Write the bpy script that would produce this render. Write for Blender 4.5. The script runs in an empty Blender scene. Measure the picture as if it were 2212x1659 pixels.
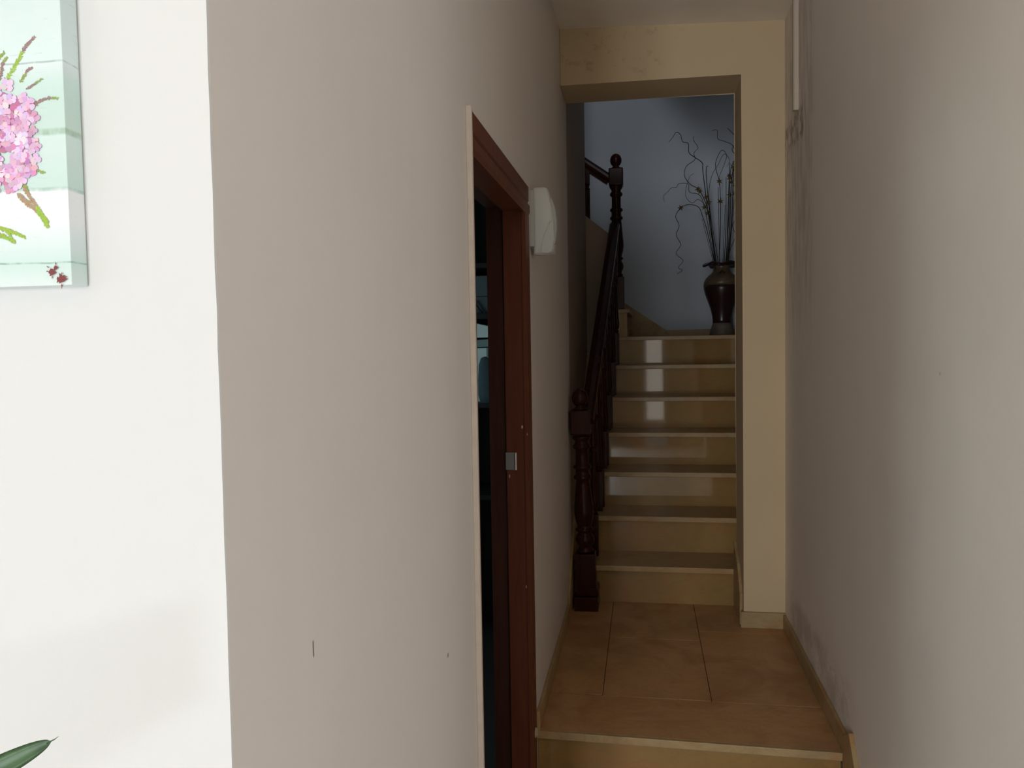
import bpy, bmesh, math, random
from mathutils import Vector, Matrix

random.seed(7)
scene = bpy.context.scene
COL = scene.collection

# ------------------------------------------------------------------ camera
F_PX = 1752.53
YAW, PITCH, ROLL = (math.radians(v) for v in (9.2638, -2.7563, -0.9613))
EYE = Vector((0.0, 0.0, 1.203))
fwd = Vector((-math.sin(YAW) * math.cos(PITCH), math.cos(YAW) * math.cos(PITCH), math.sin(PITCH)))
rgt = Vector((math.cos(YAW), math.sin(YAW), 0.0))
upv = rgt.cross(fwd)
cr = rgt * math.cos(ROLL) + upv * math.sin(ROLL)
cu = upv * math.cos(ROLL) - rgt * math.sin(ROLL)
cam_d = bpy.data.cameras.new('camera')
cam_d.sensor_width = 36.0
cam_d.lens = F_PX / 2212.0 * 36.0
cam_d.clip_start = 0.02
cam = bpy.data.objects.new('camera', cam_d)
COL.objects.link(cam)
m = Matrix((cr, cu, -fwd)).transposed().to_4x4()
m.translation = EYE
cam.matrix_world = m
scene.camera = cam

# ------------------------------------------------------------------ world, daylight, exposure
world = bpy.data.worlds.new('overcast_sky')
scene.world = world
world.use_nodes = True
bg = world.node_tree.nodes['Background']
bg.inputs[0].default_value = (0.78, 0.88, 1.0, 1)
bg.inputs[1].default_value = 0.4

def window_light(name, loc, direction, sx, sy, power, color):
    """daylight entering through one of the windows"""
    d = bpy.data.lights.new(name, 'AREA')
    d.shape = 'RECTANGLE'
    d.size, d.size_y = sx, sy
    d.energy = power
    d.color = color
    o = bpy.data.objects.new(name, d)
    COL.objects.link(o)
    o.location = loc
    o.rotation_euler = Vector(direction).to_track_quat('-Z', 'Y').to_euler()
    return o

POW = dict(pane_left=106.0, pane_right=4.0, west=14.0, east=19.5, upper=31.0, room=10.0)
window_light('daylight_entrance_pane_left', (-0.76, -3.30, 0.85), (0, 1, 0), 0.54, 2.10, POW['pane_left'], (0.93, 0.97, 1.0))
window_light('daylight_entrance_pane_right', (0.17, -3.30, 0.95), (0, 1, 0), 0.30, 1.90, POW['pane_right'], (1.0, 0.94, 0.80))
window_light('daylight_west_window', (-2.38, -1.35, 1.05), (1, 0, 0), 2.6, 2.0, POW['west'], (0.95, 0.985, 1.0))
window_light('daylight_east_window', (2.62, -0.85, 1.15), (-1, 0, 0), 2.0, 1.9, POW['east'], (0.95, 0.985, 1.0))
window_light('daylight_upper_hall', (0.02, -0.45, 3.9), (0, 1, -0.12), 0.80, 1.2, POW['upper'], (0.90, 0.96, 1.0))
window_light('added_room_light', (-2.38, 3.3, 1.25), (1, 0, 0), 0.9, 0.9, POW['room'], (0.62, 0.88, 0.92))  # unseen lamp added to brighten the items on the shelf

vs = scene.view_settings
vs.view_transform = 'Standard'
vs.look = 'None'
vs.gamma = 1.0
vs.use_curve_mapping = False
vs.exposure = 0.12

# ------------------------------------------------------------------ dimensions (metres; z = 0 is the small landing)
A, B = 0.3402, 0.5732            # corridor side walls at x = -A, x = B
YW = 0.6103                      # white wall beside the corridor mouth
Y0 = 2.4395                      # front edge of the landing
Y1, HD = 3.4761, 0.266           # wall with the opening, its thickness
XP, ZH, ZC = 0.405, 2.2938, 2.509
YS, GO, RI = 3.7508, 0.2508, 0.178
YE = 4.9433                      # end of the left stair wall
YB = 6.20                        # stairwell back wall
XR = 0.74                        # stairwell right wall
ZL = 7 * RI - 0.003              # quarter landing
ZF = -0.356                      # entrance floor

# ------------------------------------------------------------------ materials
def new_mat(name):
    mt = bpy.data.materials.new(name)
    mt.use_nodes = True
    nt = mt.node_tree
    return mt, nt, nt.nodes['Principled BSDF']

class N:
    """tiny node helper"""
    def __init__(s, nt):
        s.nt = nt
        s.tc = None
    def coord(s):
        if not s.tc:
            s.tc = s.nt.nodes.new('ShaderNodeNewGeometry')
        return s.tc.outputs['Position']
    def mapping(s, scale=(1, 1, 1), rot=(0, 0, 0)):
        n = s.nt.nodes.new('ShaderNodeMapping')
        n.inputs['Scale'].default_value = scale
        n.inputs['Rotation'].default_value = rot
        s.nt.links.new(s.coord(), n.inputs['Vector'])
        return n.outputs[0]
    def noise(s, scale, detail=4, rough=0.55, vec=None, dist=0.0):
        n = s.nt.nodes.new('ShaderNodeTexNoise')
        n.inputs['Scale'].default_value = scale
        n.inputs['Detail'].default_value = detail
        n.inputs['Roughness'].default_value = rough
        n.inputs['Distortion'].default_value = dist
        s.nt.links.new(vec if vec else s.coord(), n.inputs['Vector'])
        return n.outputs['Fac']
    def ramp(s, fac, stops, interp='LINEAR'):
        n = s.nt.nodes.new('ShaderNodeValToRGB')
        cr_ = n.color_ramp
        cr_.interpolation = interp
        while len(cr_.elements) < len(stops):
            cr_.elements.new(0.5)
        for e, (p, c) in zip(cr_.elements, stops):
            e.position = p
            e.color = (c, c, c, 1) if isinstance(c, (int, float)) else (*c, 1)
        s.nt.links.new(fac, n.inputs[0])
        return n.outputs[0]
    def axis(s, k):
        n = s.nt.nodes.new('ShaderNodeSeparateXYZ')
        s.nt.links.new(s.coord(), n.inputs[0])
        return n.outputs[k]
    def span(s, v, a, b, lo=0.0, hi=1.0):
        n = s.nt.nodes.new('ShaderNodeMapRange')
        n.interpolation_type = 'SMOOTHSTEP'
        n.inputs[1].default_value = a; n.inputs[2].default_value = b
        n.inputs[3].default_value = lo; n.inputs[4].default_value = hi
        s.nt.links.new(v, n.inputs[0])
        return n.outputs[0]
    def math(s, op, a, b):
        n = s.nt.nodes.new('ShaderNodeMath')
        n.operation = op
        for i, v in enumerate((a, b)):
            if isinstance(v, (int, float)):
                n.inputs[i].default_value = v
            else:
                s.nt.links.new(v, n.inputs[i])
        return n.outputs[0]
    def mix(s, fac, a, b, mode='MIX'):
        n = s.nt.nodes.new('ShaderNodeMix')
        n.data_type = 'RGBA'
        n.blend_type = mode
        for i, v in ((0, fac), (6, a), (7, b)):
            if isinstance(v, (int, float)):
                n.inputs[i].default_value = v
            elif isinstance(v, tuple):
                n.inputs[i].default_value = (*v, 1)
            else:
                s.nt.links.new(v, n.inputs[i])
        return n.outputs[2]
    def bump(s, bsdf, h, strength=0.2, dist=0.002):
        n = s.nt.nodes.new('ShaderNodeBump')
        n.inputs['Strength'].default_value = strength
        n.inputs['Distance'].default_value = dist
        s.nt.links.new(h, n.inputs['Height'])
        s.nt.links.new(n.outputs[0], bsdf.inputs['Normal'])

def wall_paint(name, c, rough=0.75, var=0.06, spots=None):
    mt, nt, b = new_mat(name)
    n = N(nt)
    dark = tuple(v * (1 - var) for v in c)
    lite = tuple(min(1, v * (1 + var)) for v in c)
    col = n.ramp(n.noise(3.0, 6), [(0.3, dark), (0.7, lite)])
    for mask, sc in (spots(n) if spots else []):
        col = n.mix(mask, col, sc)
    nt.links.new(col, b.inputs['Base Color'])
    b.inputs['Roughness'].default_value = rough
    n.bump(b, n.noise(220, 3), 0.12, 0.001)
    return mt

def box_mask(n, lims):
    """soft box mask; lims = list of (axis, lo, hi, soft)"""
    out = None
    for k, lo, hi, soft in lims:
        v = n.axis(k)
        mlo = n.span(v, lo - soft, lo)
        mhi = n.span(v, hi, hi + soft, 1, 0)
        mm = n.math('MULTIPLY', mlo, mhi)
        out = mm if out is None else n.math('MULTIPLY', out, mm)
    return out

def left_spots(n):
    a1 = box_mask(n, [(1, 0.780, 0.7815, 0.0015), (2, 0.886, 0.899, 0.004)])
    a2 = box_mask(n, [(1, 1.343, 1.350, 0.004), (2, 0.665, 0.669, 0.003)])
    flake = n.math('MULTIPLY', n.ramp(n.noise(26, 5, 0.6, n.mapping((1, 1, 2.2))), [(0.5, 0.0), (0.6, 1.0)]),
                   box_mask(n, [(1, 2.42, 3.5, 0.1), (2, 0.03, 0.14, 0.1)]))
    return [(n.math('MULTIPLY', a1, 0.85), (0.05, 0.05, 0.05)), (n.math('MULTIPLY', a2, 0.6), (0.14, 0.07, 0.04)),
            (n.math('MULTIPLY', flake, 0.35), (0.62, 0.52, 0.42))]

def right_spots(n):
    st = n.math('MULTIPLY', n.ramp(n.noise(7, 5, 0.6, n.mapping((1, 3.5, 0.8))), [(0.42, 0.0), (0.62, 1.0)]),
                box_mask(n, [(1, 2.98, 3.6, 0.10), (2, 1.55, 2.6, 0.5)]))
    crack = n.math('MULTIPLY', box_mask(n, [(1, 3.1, 3.6, 0.02), (2, 1.96, 2.04, 0.03)]),
                   n.ramp(n.noise(14, 5, 0.7), [(0.45, 0.0), (0.6, 1.0)]))
    low = box_mask(n, [(1, 2.45, 3.3, 0.12), (2, 0.02, 0.17, 0.06)])
    fl = n.math('MULTIPLY', n.ramp(n.noise(30, 6, 0.65, n.mapping((1, 1, 2.5))), [(0.55, 0.0), (0.6, 1.0)]), low)
    grime = n.math('MULTIPLY', n.ramp(n.noise(9, 5), [(0.4, 0.0), (0.6, 1.0)]), low)
    dot = box_mask(n, [(1, 1.704, 1.708, 0.003), (2, 1.131, 1.134, 0.003)])
    return [(n.math('MULTIPLY', st, 0.3), (0.17, 0.11, 0.06)), (n.math('MULTIPLY', crack, 0.6), (0.11, 0.065, 0.035)),
            (n.math('MULTIPLY', grime, 0.35), (0.24, 0.18, 0.13)), (n.math('MULTIPLY', fl, 0.55), (0.62, 0.52, 0.42)),
            (n.math('MULTIPLY', dot, 0.4), (0.2, 0.15, 0.1))]

def portal_spots(n):
    mold = n.math('MULTIPLY', n.ramp(n.noise(17, 6, 0.7), [(0.55, 0.0), (0.68, 1.0)]),
                  box_mask(n, [(0, -0.34, 0.08, 0.15), (2, 2.33, 2.52, 0.05)]))
    return [(n.math('MULTIPLY', mold, 0.35), (0.22, 0.13, 0.07))]

M = {}
M['white_wall'] = wall_paint('white_wall_paint', (0.75, 0.745, 0.738), 0.7, 0.012)
M['left_wall'] = wall_paint('taupe_wall_paint', (0.75, 0.685, 0.64), 0.7, 0.02, left_spots)
M['right_wall'] = wall_paint('taupe_wall_paint_stained', (0.83, 0.745, 0.66), 0.7, 0.03, right_spots)
M['portal'] = wall_paint('cream_wall_paint', (0.635, 0.49, 0.305), 0.75, 0.03, portal_spots)
M['ceiling'] = wall_paint('ceiling_paint', (0.88, 0.80, 0.69), 0.85, 0.05)
M['stairwell'] = wall_paint('stairwell_paint', (0.60, 0.64, 0.70), 0.8, 0.03)
M['entrance_floor'] = wall_paint('pale_entrance_tiles', (0.70, 0.65, 0.58), 0.5, 0.04)
M['brown_wall'] = wall_paint('brown_shaded_wall', (0.36, 0.26, 0.18), 0.7, 0.04)  # dark brown puts the stair walls' shade into their colour
M['entrance_wall'] = wall_paint('tan_entrance_paint', (0.36, 0.28, 0.19), 0.7, 0.04)
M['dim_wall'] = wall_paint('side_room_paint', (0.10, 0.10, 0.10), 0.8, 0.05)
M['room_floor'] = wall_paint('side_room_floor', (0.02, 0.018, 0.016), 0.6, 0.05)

def marble(name, rough, base=(0.40, 0.275, 0.125), spec=0.5):
    mt, nt, b = new_mat(name)
    n = N(nt)
    big = n.noise(2.6, 6, 0.6, None, 0.6)
    col = n.ramp(big, [(0.30, tuple(v * 0.78 for v in base)), (0.5, base), (0.72, tuple(min(1, v * 1.1) for v in base))])
    blush = n.ramp(n.noise(4.2, 5, 0.6, n.mapping((1, 1, 1.6), (0.3, 0.4, 0.7)), 1.2), [(0.47, 0.0), (0.68, 1.0)])
    col = n.mix(n.math('MULTIPLY', blush, 0.75), col, (0.40, 0.19, 0.07))
    vein = n.ramp(n.noise(9, 8, 0.7, n.mapping((0.6, 1.5, 1.3), (0.2, 0.5, 0.9)), 1.5), [(0.47, 0.0), (0.5, 1.0), (0.53, 0.0)])
    col = n.mix(n.math('MULTIPLY', vein, 0.22), col, (0.22, 0.13, 0.05))
    nt.links.new(col, b.inputs['Base Color'])
    b.inputs['Roughness'].default_value = rough
    b.inputs['Specular IOR Level'].default_value = spec
    return mt
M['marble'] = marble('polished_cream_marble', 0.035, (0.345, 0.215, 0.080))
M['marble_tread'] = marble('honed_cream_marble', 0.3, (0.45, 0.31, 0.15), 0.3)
M['marble_floor'] = marble('worn_cream_marble', 0.42, (0.54, 0.305, 0.14), 0.3)
M['marble_skirt'] = marble('cream_marble_skirting', 0.45, (0.44, 0.315, 0.16), 0.3)
M['grout'] = wall_paint('dark_grout', (0.12, 0.085, 0.05), 0.9, 0.1)

def wood(name, c1, c2, rough, axis_scale=(14, 14, 1.2), coat=0.0, spec=0.25):
    mt, nt, b = new_mat(name)
    n = N(nt)
    f = n.noise(3.0, 7, 0.65, n.mapping(axis_scale), 0.8)
    nt.links.new(n.ramp(f, [(0.3, c1), (0.7, c2)]), b.inputs['Base Color'])
    b.inputs['Roughness'].default_value = rough
    b.inputs['Coat Weight'].default_value = coat
    b.inputs['Specular IOR Level'].default_value = spec
    b.inputs['Coat Roughness'].default_value = 0.12
    return mt
M['mahogany'] = wood('dark_mahogany', (0.030, 0.007, 0.005), (0.050, 0.011, 0.007), 0.22, coat=0.0, spec=0.22)
M['door_wood'] = wood('red_brown_door_wood', (0.105, 0.026, 0.010), (0.155, 0.042, 0.017), 0.45)
M['door_wood_deep'] = wood('deep_brown_door_wood', (0.050, 0.014, 0.009), (0.072, 0.022, 0.013), 0.5)

def plain(name, c, rough=0.5, metal=0.0, spec=0.5, trans=0.0, sub=0.0, alpha=1.0, var=0.0):
    mt, nt, b = new_mat(name)
    n = N(nt)
    if var:
        nt.links.new(n.ramp(n.noise(30, 4), [(0.3, tuple(v * (1 - var) for v in c)), (0.7, tuple(min(1, v * (1 + var)) for v in c))]), b.inputs['Base Color'])
    else:
        b.inputs['Base Color'].default_value = (*c, 1)
    b.inputs['Roughness'].default_value = rough
    b.inputs['Metallic'].default_value = metal
    b.inputs['Specular IOR Level'].default_value = spec
    b.inputs['Transmission Weight'].default_value = trans
    b.inputs['Alpha'].default_value = alpha
    return mt
M['plaster_edge'] = plain('cream_painted_edge', (0.72, 0.63, 0.55), 0.7, var=0.04)
M['steel'] = plain('brushed_steel', (0.62, 0.6, 0.58), 0.28, 1.0)
M['steel_dark'] = plain('dull_steel', (0.30, 0.29, 0.29), 0.45, 1.0)
M['plastic'] = plain('white_plastic', (0.74, 0.77, 0.77), 0.35, var=0.01)
M['plastic_edge'] = plain('greyed_plastic', (0.52, 0.52, 0.49), 0.4, var=0.02)
M['trunking'] = plain('painted_trunking', (0.60, 0.51, 0.41), 0.6, var=0.02)
M['glaze_dark'] = plain('dark_brown_glaze', (0.035, 0.014, 0.012), 0.28, var=0.3)
M['glaze_tan'] = plain('tan_glaze', (0.135, 0.088, 0.056), 0.35, var=0.15)
M['glaze_foot'] = plain('pale_stoneware', (0.19, 0.145, 0.11), 0.5, var=0.1)
M['twig'] = plain('dry_twig', (0.030, 0.021, 0.017), 0.8, var=0.3)
M['star'] = plain('dried_flower', (0.14, 0.095, 0.03), 0.8, var=0.35)
M['shelf'] = plain('black_shelf', (0.008, 0.009, 0.009), 0.5, var=0.1)
M['tub_white'] = plain('milky_tub', (0.75, 0.82, 0.82), 0.5, var=0.02)
M['tub_green'] = plain('green_rim', (0.22, 0.31, 0.30), 0.5, var=0.03)
M['box_blue'] = plain('blue_grey_box', (0.075, 0.10, 0.115), 0.6, var=0.06)
M['bag_blue'] = plain('dark_teal_bag', (0.035, 0.062, 0.072), 0.8, var=0.1)
M['terracotta'] = plain('terracotta', (0.42, 0.18, 0.09), 0.8, var=0.12)
M['soil'] = plain('dark_soil', (0.04, 0.028, 0.02), 0.95, var=0.3)
M['stem'] = plain('plant_stem', (0.16, 0.13, 0.06), 0.8, var=0.2)
M['frame_white'] = plain('white_window_frame', (0.8, 0.8, 0.8), 0.4, var=0.01)
M['flake'] = plain('bare_wood_chip', (0.62, 0.55, 0.46), 0.7, var=0.05)

mt, nt, b_ = new_mat('plant_leaf')
n = N(nt)
nt.links.new(n.ramp(n.noise(60, 4, 0.6, n.mapping((1, 1, 1))), [(0.35, (0.030, 0.075, 0.030)), (0.65, (0.060, 0.135, 0.050))]), b_.inputs['Base Color'])
b_.inputs['Roughness'].default_value = 0.35
M['leaf'] = mt

# canvas print: painted boards wrapped around the edge
mt, nt, b_ = new_mat('canvas_painted_boards')
n = N(nt)
z_ = n.axis(2)
wob = n.noise(16, 2, 0.5, n.mapping((1, 1, 0.2)))
zz = n.math('ADD', z_, n.math('MULTIPLY', n.math('SUBTRACT', wob, 0.5), 0.006))
tone = n.span(zz, 1.25, 1.50)
lin = nt.nodes.new('ShaderNodeMapRange')
lin.inputs[1].default_value = 1.25; lin.inputs[2].default_value = 1.50
nt.links.new(zz, lin.inputs[0])
Zn = lambda z: (z - 1.25) / 0.25
mint, pale, wht, grn = (0.64, 0.80, 0.755), (0.76, 0.85, 0.85), (0.86, 0.885, 0.90), (0.60, 0.77, 0.71)
col = n.ramp(lin.outputs[0], [(0.0, (0.80, 0.865, 0.86)), (Zn(1.2735), mint), (Zn(1.2765), mint), (Zn(1.295), pale), (Zn(1.31), wht),
                              (Zn(1.3335), wht), (Zn(1.335), grn), (Zn(1.36), (0.66, 0.80, 0.755)), (Zn(1.378), (0.68, 0.82, 0.78)), (Zn(1.381), (0.62, 0.77, 0.70)),
                              (Zn(1.405), grn), (Zn(1.42), mint), (Zn(1.434), pale), (Zn(1.436), (0.74, 0.86, 0.85)), (1.0, (0.68, 0.79, 0.78))])
for zc, w, s, c in ((1.2755, 0.0007, 0.75, (0.22, 0.42, 0.34)), (1.3345, 0.0014, 0.55, (0.30, 0.48, 0.40)), (1.3800, 0.0024, 0.75, (0.28, 0.45, 0.31)),
                    (1.4350, 0.0007, 0.65, (0.30, 0.42, 0.38))):
    v = n.math('ABSOLUTE', n.math('SUBTRACT', zz, zc), 0)
    line = n.span(v, w * 0.5, w * 1.6, 1, 0)
    brk = n.ramp(n.noise(90, 4, 0.6, n.mapping((1, 1, 0.6))), [(0.36, 0.25), (0.6, 1.0)])
    col = n.mix(n.math('MULTIPLY', n.math('MULTIPLY', line, brk), s), col, c)
grain = n.ramp(n.noise(120, 5, 0.65, n.mapping((0.35, 0.35, 2.2))), [(0.62, 0.0), (0.72, 1.0)])
col = n.mix(n.math('MULTIPLY', grain, 0.28), col, (0.36, 0.44, 0.40))
nt.links.new(col, b_.inputs['Base Color'])
b_.inputs['Roughness'].default_value = 0.7
n.bump(b_, n.noise(1500, 2), 0.15, 0.0004)
M['canvas'] = mt

mt, nt, b_ = new_mat('printed_ink')
at = nt.nodes.new('ShaderNodeVertexColor')
at.layer_name = 'ink'
nt.links.new(at.outputs[0], b_.inputs['Base Color'])
b_.inputs['Roughness'].default_value = 0.7
M['ink'] = mt

# ------------------------------------------------------------------ mesh helpers
def obj(name, bm, mat, parent=None, smooth=False):
    me = bpy.data.meshes.new(name)
    bmesh.ops.recalc_face_normals(bm, faces=bm.faces)
    bm.to_mesh(me)
    bm.free()
    me.materials.append(M[mat])
    if smooth:
        for p in me.polygons:
            p.use_smooth = True
    o = bpy.data.objects.new(name, me)
    COL.objects.link(o)
    if parent:
        o.parent = parent
    return o

def structure(o, label=None):
    o['kind'] = 'structure'
    if label:
        o['label'] = label
    return o

def tag(o, label, cat, group=None):
    o['label'] = label
    o['category'] = cat
    if group:
        o['group'] = group
    return o

def thing(name, label, cat, loc=(0, 0, 0), group=None):
    o = bpy.data.objects.new(name, None)
    COL.objects.link(o)
    o.location = loc
    o.empty_display_size = 0.05
    return tag(o, label, cat, group)

def group_structure(name, label=None):
    o = bpy.data.objects.new(name, None)
    COL.objects.link(o)
    return structure(o, label)

def box(bm, x0, x1, y0, y1, z0, z1, bevel=0.0):
    vs_ = [bm.verts.new((x, y, z)) for x in (x0, x1) for y in (y0, y1) for z in (z0, z1)]
    f = [(0, 1, 3, 2), (4, 6, 7, 5), (0, 4, 5, 1), (2, 3, 7, 6), (0, 2, 6, 4), (1, 5, 7, 3)]
    fs = [bm.faces.new([vs_[i] for i in q]) for q in f]
    if bevel:
        es = list({e for q in fs for e in q.edges})
        bmesh.ops.bevel(bm, geom=es, offset=bevel, segments=2, affect='EDGES', profile=0.6)
    return bm

def BX(*a, **k):
    return box(bmesh.new(), *a, **k)

def prism(bm, poly, axis, lo, hi, bevel=0.0):
    """extrude a 2D polygon along axis; poly in the two other axes' order (x,y),(x,z) or (y,z)"""
    def P(p, t):
        if axis == 'x': return (t, p[0], p[1])
        if axis == 'y': return (p[0], t, p[1])
        return (p[0], p[1], t)
    a = [bm.verts.new(P(p, lo)) for p in poly]
    c = [bm.verts.new(P(p, hi)) for p in poly]
    k = len(poly)
    fs = [bm.faces.new(a), bm.faces.new(list(reversed(c)))]
    for i in range(k):
        fs.append(bm.faces.new([a[i], a[(i + 1) % k], c[(i + 1) % k], c[i]]))
    if bevel:
        es = list({e for q in fs for e in q.edges})
        bmesh.ops.bevel(bm, geom=es, offset=bevel, segments=2, affect='EDGES', profile=0.6)
    return bm

def lathe(bm, prof, seg=24, center=(0, 0, 0), wobble=None):
    """prof: list of (r, z)"""
    rings = []
    for r, z in prof:
        ring = []
        for i in range(seg):
            t = 2 * math.pi * i / seg
            rr, dz = (r, 0) if wobble is None else wobble(r, z, t)
            ring.append(bm.verts.new((center[0] + rr * math.cos(t), center[1] + rr * math.sin(t), center[2] + z + dz)))
        rings.append(ring)
    for a, c in zip(rings, rings[1:]):
        for i in range(seg):
            bm.faces.new([a[i], a[(i + 1) % seg], c[(i + 1) % seg], c[i]])
    bm.faces.new(list(reversed(rings[0])))
    bm.faces.new(rings[-1])
    return bm

def tube(bm, pts, rad, seg=6):
    pts = [Vector(p) for p in pts]
    rings = []
    prev = None
    for i, p in enumerate(pts):
        d = (pts[min(i + 1, len(pts) - 1)] - pts[max(i - 1, 0)]).normalized()
        ref = prev if prev is not None else (Vector((0, 1, 0)) if abs(d.y) < 0.9 else Vector((1, 0, 0)))
        u = (ref - d * ref.dot(d)).normalized()
        prev = u
        v = d.cross(u)
        r = rad(i / max(1, len(pts) - 1)) if callable(rad) else rad
        rings.append([bm.verts.new(p + (u * math.cos(2 * math.pi * k / seg) + v * math.sin(2 * math.pi * k / seg)) * r) for k in range(seg)])
    for a, c in zip(rings, rings[1:]):
        for k in range(seg):
            bm.faces.new([a[k], a[(k + 1) % seg], c[(k + 1) % seg], c[k]])
    bm.faces.new(list(reversed(rings[0])))
    bm.faces.new(rings[-1])
    return bm

def spline(pts, per=6):
    """Catmull-Rom through pts"""
    P = [Vector(p) for p in pts]
    P = [P[0] * 2 - P[1]] + P + [P[-1] * 2 - P[-2]]
    out = []
    for i in range(1, len(P) - 2):
        for k in range(per):
            t = k / per
            a, b1, c, d = P[i - 1], P[i], P[i + 1], P[i + 2]
            out.append(0.5 * ((2 * b1) + (c - a) * t + (2 * a - 5 * b1 + 4 * c - d) * t * t + (3 * b1 - a - 3 * c + d) * t ** 3))
    out.append(P[-2])
    return out

# ================================================================== SETTING
# --- corridor left wall with the door opening
DY0, DY1, DZ = 1.60, 2.30, 1.585       # clear opening
bm = bmesh.new()
box(bm, -A - 0.10, -A, YW + 0.003, DY0 - 0.02, ZF, ZC + 0.3)
box(bm, -A - 0.10, -A, DY1 + 0.02, Y1 + HD, ZF, ZC + 0.3)
box(bm, -A - 0.10, -A, DY0 - 0.02, DY1 + 0.02, DZ + 0.02, ZC + 0.3)
structure(obj('wall_left', bm, 'left_wall'), 'taupe painted corridor wall with the doorway')
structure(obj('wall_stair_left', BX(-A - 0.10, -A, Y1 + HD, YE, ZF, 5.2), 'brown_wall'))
# --- white wall at the corridor mouth (its face turns to the entrance)
bm = bmesh.new()
rows = 90
front = []
for i in range(rows + 1):
    z = ZF + (ZC - ZF) * i / rows
    e = -A + (random.random() - 0.45) * 0.0008
    front.append((z, e))
for (z0, e0), (z1, e1) in zip(front, front[1:]):
    q = [bm.verts.new(p) for p in ((-2.4, YW, z0), (e0, YW, z0), (e1, YW, z1), (-2.4, YW, z1))]
    bm.faces.new(q)
    q2 = [bm.verts.new(p) for p in ((e0, YW, z0), (e0, YW + 0.003, z0), (e1, YW + 0.003, z1), (e1, YW, z1))]
    bm.faces.new(q2)
bmesh.ops.remove_doubles(bm, verts=bm.verts, dist=1e-5)
box(bm, -2.4, -A - 0.001, YW + 0.0031, YW + 0.10, ZF, ZC)
structure(obj('wall_white', bm, 'white_wall'), 'bright white wall with the canvas print')
# --- right wall
structure(obj('wall_right', BX(B, B + 0.12, 0.95, Y1 + HD, ZF, ZC + 0.1), 'right_wall'), 'taupe corridor wall on the right, stained near the top')
# --- wall with the opening: beam and pier in one piece
bm = bmesh.new()
prism(bm, [(-A, ZH), (XP, ZH), (XP, 0.0), (B + 0.10, 0.0), (B + 0.10, ZC + 0.1), (-A, ZC + 0.1)], 'y', Y1, Y1 + HD, bevel=0.004)
structure(obj('wall_portal', bm, 'portal'), 'cream beam and pier around the stair opening')
# --- ceiling of the corridor (slightly out of level) and of the entrance
bm = bmesh.new()
prism(bm, [(-A, ZC + 0.020), (B + 0.02, ZC - 0.016), (B + 0.02, ZC + 0.2), (-A, ZC + 0.2)], 'y', 0.62, Y1 + 0.01)
box(bm, -2.5, 2.75, -3.4, 0.62, ZC + 0.01, ZC + 0.2)
box(bm, B + 0.02, 2.75, 0.62, 1.05, ZC + 0.01, ZC + 0.2)
structure(obj('ceiling', bm, 'ceiling'))
# --- entrance room behind the viewpoint
bm = bmesh.new()
box(bm, -2.5, -1.04, -3.4, -3.28, ZF, ZC + 0.02)
box(bm, -0.48, 0.0, -3.4, -3.28, ZF, ZC + 0.02)
box(bm, 0.34, 2.75, -3.4, -3.28, ZF, ZC + 0.02)
box(bm, -1.04, 0.34, -3.4, -3.28, 1.90, ZC + 0.02)
structure(obj('wall_entrance', bm, 'entrance_wall'))
bm = bmesh.new()
box(bm, 2.60, 2.75, -3.28, -1.86, ZF, ZC + 0.02)
box(bm, 2.60, 2.75, 0.16, 1.05, ZF, ZC + 0.02)
box(bm, 2.60, 2.75, -1.86, 0.16, ZF, 0.19)
box(bm, 2.60, 2.75, -1.86, 0.16, 2.11, ZC + 0.02)
structure(obj('wall_east', bm, 'white_wall'))
structure(obj('wall_near_right', BX(B + 0.12, 2.60, 0.95, 1.05, ZF, ZC + 0.02), 'white_wall'))
bm = bmesh.new()
box(bm, -2.5, -2.37, -3.28, -2.66, ZF, ZC + 0.02)
box(bm, -2.5, -2.37, -0.04, YW + 0.1, ZF, ZC + 0.02)
box(bm, -2.5, -2.37, -2.66, -0.04, ZF, 0.04)
box(bm, -2.5, -2.37, -2.66, -0.04, 2.06, ZC + 0.02)
structure(obj('wall_west', bm, 'white_wall'))
def window_frame(name, axis, fixed, a0, a1, z0, z1, mull):
    w = group_structure(name)
    def bar(p, q, r, s):
        return BX(p, q, fixed, fixed + 0.05, r, s) if axis == 'y' else BX(fixed, fixed + 0.05, p, q, r, s)
    obj('window_frame', bar(a0, a0 + 0.05, z0, z1), 'frame_white', w)
    obj('window_frame', bar(a1 - 0.05, a1, z0, z1), 'frame_white', w)
    obj('window_frame', bar(a0 + 0.05, a1 - 0.05, z0, z0 + 0.06), 'frame_white', w)
    obj('window_frame', bar(a0 + 0.05, a1 - 0.05, z1 - 0.06, z1), 'frame_white', w)
    obj('mullion', bar(mull - 0.03, mull + 0.03, z0 + 0.06, z1 - 0.06), 'frame_white', w)
window_frame('window_1', 'y', -3.275, -1.04, -0.485, -0.20, 1.89, -0.76)
window_frame('window_2', 'y', -3.275, -0.01, 0.345, -0.05, 1.89, 0.335)
window_frame('window_3', 'x', 2.545, -1.85, 0.15, 0.20, 2.10, -0.85)
window_frame('window_4', 'x', -2.365, -2.65, -0.05, 0.05, 2.05, -1.35)

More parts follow.
